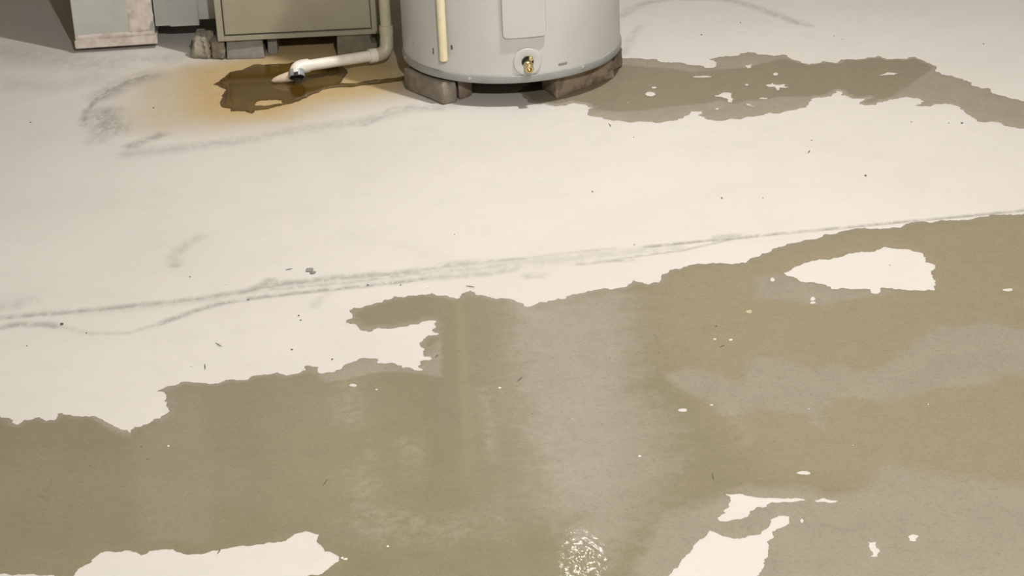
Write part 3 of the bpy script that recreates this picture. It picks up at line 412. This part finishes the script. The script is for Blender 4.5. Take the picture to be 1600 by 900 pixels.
# ------------------------------------------------------------------ return duct and filter box
D=thing('return_duct','pale sheet metal duct with tape around its lower edge','duct'); D.location=(-.949,5.012,0); D.rotation_euler.z=math.radians(3.5)
dw=.0985
boxo('duct_body',(-dw+.001,dw-.001,.002,.52,.016,1.45),M_DUCT,D,.002)
def strip(name,x0,x1,z0,z1,y,th,parent,mat,amp=.002):
    bm=bmesh.new(); nx,nz=max(2,int((x1-x0)/.006)),max(2,int((z1-z0)/.006)); g=[]
    for j in range(nz+1):
        row=[]
        for i in range(nx+1):
            ex=(i in(0,nx)); ez=(j in(0,nz)); row.append(bm.verts.new((x0+(x1-x0)*i/nx+(random.gauss(0,amp*.5) if ex else 0),y-th-random.random()*.0012*(not ex and not ez)+(th if (ex or ez) else 0),z0+(z1-z0)*j/nz+(random.gauss(0,amp*.4) if ez else 0))))
        g.append(row)
    for j in range(nz):
        for i in range(nx): bm.faces.new((g[j][i],g[j][i+1],g[j+1][i+1],g[j+1][i]))
    o=bmo(name,bm,mat,parent,60); return o
boxo('bottom_lip',(-dw-.001,dw+.004,-.003,.04,.0125,.0335),M_TAPE,D,.0015)
strip('tape_strip',-dw+.002,dw-.002,.033,.046,.002,.002,D,M_TAPE)
strip('tape_strip',.036,.097,.044,1.2,.002,.002,D,M_TAPE,.003)
bm=bmesh.new(); vs=[bm.verts.new(p) for p in ((.086,0,.050),(.099,-.001,.047),(.101,-.010,.066),(.093,-.003,.072))]; bm.faces.new(vs); r=bmesh.ops.extrude_face_region(bm,geom=list(bm.faces)); bmesh.ops.translate(bm,verts=[v for v in r['geom'] if isinstance(v,bmesh.types.BMVert)],vec=(0,.0008,0)); bmo('loose_flap',bm,M_SHEET,D)
B=thing('filter_box','stepped grey sheet metal box between the taped duct and furnace','filter box'); B.location=(-.775,5.03,0)
boxo('side_panel',(-.0745,-.038,.004,.2,.0515,1.3),M_DUCT,B,.001)
boxo('front_panel',(-.0385,.0340,0,.2,.0500,1.3),M_SHEET,B,.001)
boxo('edge_panel',(.0335,.091,.003,.2,.0640,1.3),M_SHEET,B,.001)

# ------------------------------------------------------------------ drain pipe
Pp=thing('drain_pipe','white plastic drain pipe bending from the riser to the rusty puddle','pipe'); Pp.location=(-.27,4.8,0)
o0=Vector((-.27,4.8,0)); L=lambda *p:Vector(p)-o0
e0=Vector((-.272,4.796,.031)); e1=Vector((-.462,4.712,.037)); dr=(e1-e0).normalized()
bm=bmesh.new(); tube(bm,[e0+dr*.03-o0,e1-dr*.005-o0],.0133,24); bmo('horizontal_pipe',bm,M_PVC,Pp,40)
top=Vector((-.268,4.81,.075)); bm=bmesh.new(); pts=[e0+dr*.042]+arc(e0+dr*.026,e0-dr*.004,Vector((-.2695,4.803,.056)),10)+[Vector((-.2690,4.806,.066))]
tube(bm,[p-o0 for p in pts],[.0165]*2+[.0165]*(len(pts)-2),24); el=bmo('elbow',bm,M_PVC_SHADED,Pp,40)
bm=bmesh.new(); tube(bm,[p-o0 for p in (e0+dr*.026,e0+dr*.044)],.0170,24); bmo('collar',bm,M_PVC,el,40)
bm=bmesh.new(); tube(bm,[L(-.2690,4.806,.062),L(-.2688,4.809,.076)],.0158,24); tube(bm,[L(-.2688,4.809,.076),L(-.2688,4.811,.096)],.0170,24); bmo('coupling',bm,M_PVC_SHADED,Pp,40)
bm=bmesh.new(); tube(bm,[L(-.2688,4.811,.09),L(-.268,4.815,1.1)],.0133,24); bmo('riser_pipe',bm,M_PVC_SHADED,Pp,40)
# outlet end
ed=Vector((.05,-.62,-.78)).normalized(); k0=e1+dr*.016
pts=[e1-dr*.012]+arc(e1+dr*.002,k0+dr*.004,k0+ed*.016+dr*.002,10)
bm=bmesh.new(); tube(bm,[p-o0 for p in pts],.0165,24); oe=bmo('outlet_elbow',bm,M_PVC,Pp,40)
m0=k0+ed*.008+dr*.002
def band(name,c,axis,r,th,h,mat,parent,a0,a1,n=36):
    a=axis.normalized(); u=Vector((1,0,0)); u=(u-a*u.dot(a)).normalized(); v=a.cross(u); b=bmesh.new(); rows=[]
    for i in range(n+1):
        t=a0+(a1-a0)*i/n; d=u*math.cos(t)+v*math.sin(t); rows.append([b.verts.new(c+d*q+a*w) for q,w in ((r,0),(r+th,0),(r+th,h),(r,h))])
    for p,q in zip(rows,rows[1:]):
        for i in range(4): b.faces.new((p[i],p[(i+1)%4],q[(i+1)%4],q[i]))
    b.faces.new(rows[0]); b.faces.new(rows[-1][::-1]); return bmo(name,b,mat,parent,40)
band('steel_band',m0-o0,ed,.0168,.0016,.016,M_STEEL,Pp,math.radians(-250),math.radians(75))
disc_along('pipe_mouth_shade',m0+ed*.0165-o0,ed,[(.0164,-.004),(.0164,.001),(.0135,.001),(.0130,-.002),(.0001,-.002)],M_DARK,oe,24)  # near-black cap paints the darkness inside the plastic outlet
sp=Vector((-.500,4.712,.0125)); sd=(Vector((-.540,4.706,.0065))-sp)
bm=bmesh.new(); tube(bm,[sp-sd*.35-o0,sp-o0,sp+sd*.45-o0,sp+sd*.75-o0,sp+sd*.93-o0,sp+sd-o0],[.0125,.0120,.0098,.0068,.0035,.0008],20); bmo('side_spout',bm,simple('pinkish plastic',(.62,.50,.38),.6),Pp,50)
bm=bmesh.new(); bmesh.ops.create_uvsphere(bm,u_segments=16,v_segments=10,radius=.003); 
for v in bm.verts: v.co.z*=1.3
wd=NT('clear water'); wd.col((.95,.97,1)); wd.p(Roughness=.0,IOR=1.33); wd.b.inputs['Transmission Weight'].default_value=1
dro=bmo('water_drop',bm,wd.m,None,60); dro.location=(m0+ed*.021+Vector((.004,-.001,-.004))); dro.location.z=max(dro.location.z,.0052); tag(dro,'bright water drop hanging at the mouth of the drain pipe','drop')

# ------------------------------------------------------------------ grit, slivers and flecks on the floor
def wet(x,y):
    p=np.array([[x,y]]); return int(inside(p,MAIN)[0] and not any(inside(p,h)[0] for h in MAIN_H))
def grit_mesh(name,mat,seed,n=1,flat=.5):
    bm=bmesh.new(); bmesh.ops.create_icosphere(bm,subdivisions=n,radius=1); rr=random.Random(seed)
    for v in bm.verts: v.co*=rr.uniform(.7,1.2); v.co.z=max(v.co.z*flat,-flat*.6)+flat*.6
    me=bpy.data.meshes.new(name); bm.to_mesh(me); bm.free(); me.materials.append(mat); return me
GD=[grit_mesh('grit',M_GRIT,i) for i in range(3)]; GW=[grit_mesh('fleck',M_FLECK,i,flat=.3) for i in range(3)]
for i,(x,y,r) in enumerate(DARK):
    o=bpy.data.objects.new('grit_speck',GD[i%3]); COL.objects.link(o); o.location=(x,y,.0008); o.scale=(r,r*1.3,r); o.rotation_euler.z=i*1.7; w_=wet(x,y); tag(o,('tiny dark speck of grit lying on the dry pale floor','tiny dark speck of grit in the large puddle')[w_],'grit',('dark grit on the dry floor','dark grit in the puddle')[w_])
for i,(x,y,r) in enumerate(WHITE):
    o=bpy.data.objects.new('white_fleck',GW[i%3]); COL.objects.link(o); o.location=(x,y,.0008); o.scale=(r,r*1.3,r); o.rotation_euler.z=i*1.7; w_=wet(x,y); tag(o,('tiny white fleck lying on the dry pale floor','tiny white fleck in the large puddle')[w_],'fleck',('white flecks on the dry floor','white flecks in the puddle')[w_])
for i,(a,b) in enumerate(SLIV):
    a=Vector((*a,.0018)); b=Vector((*b,.0022)); bm=bmesh.new(); m=(a+b)/2; w_=.0008; tube(bm,[a-m,(b-a)*.05,b-m],[w_*.5,w_,w_*.4],6)
    o=bmo('sliver',bm,M_GRIT,None,60); o.location=m; w_=wet(m.x,m.y); tag(o,('thin dark sliver of debris lying on the dry pale floor','thin dark sliver of debris in the large puddle')[w_],'sliver',('dark slivers on the dry floor','dark slivers in the puddle')[w_])
for i,(x,y,r) in enumerate(PEB):
    o=bpy.data.objects.new('pebble',grit_mesh('pebble',M_PEB,40+i,2,.7)); COL.objects.link(o); o.location=(x,y,0); o.scale=(r,r*.9,r*.7)
    tag(o,('larger left pebble of the pair above the floor joint','smaller right pebble of the pair above the floor joint')[i],'pebble')
o=bpy.data.objects.new('tan_fleck',grit_mesh('tan_fleck',M_TANF,60,2,.2)); COL.objects.link(o); o.location=(*DOT,.0008); o.scale=(.0058,.0075,.004); tag(o,'round tan fleck in the brown part of the large puddle','fleck')
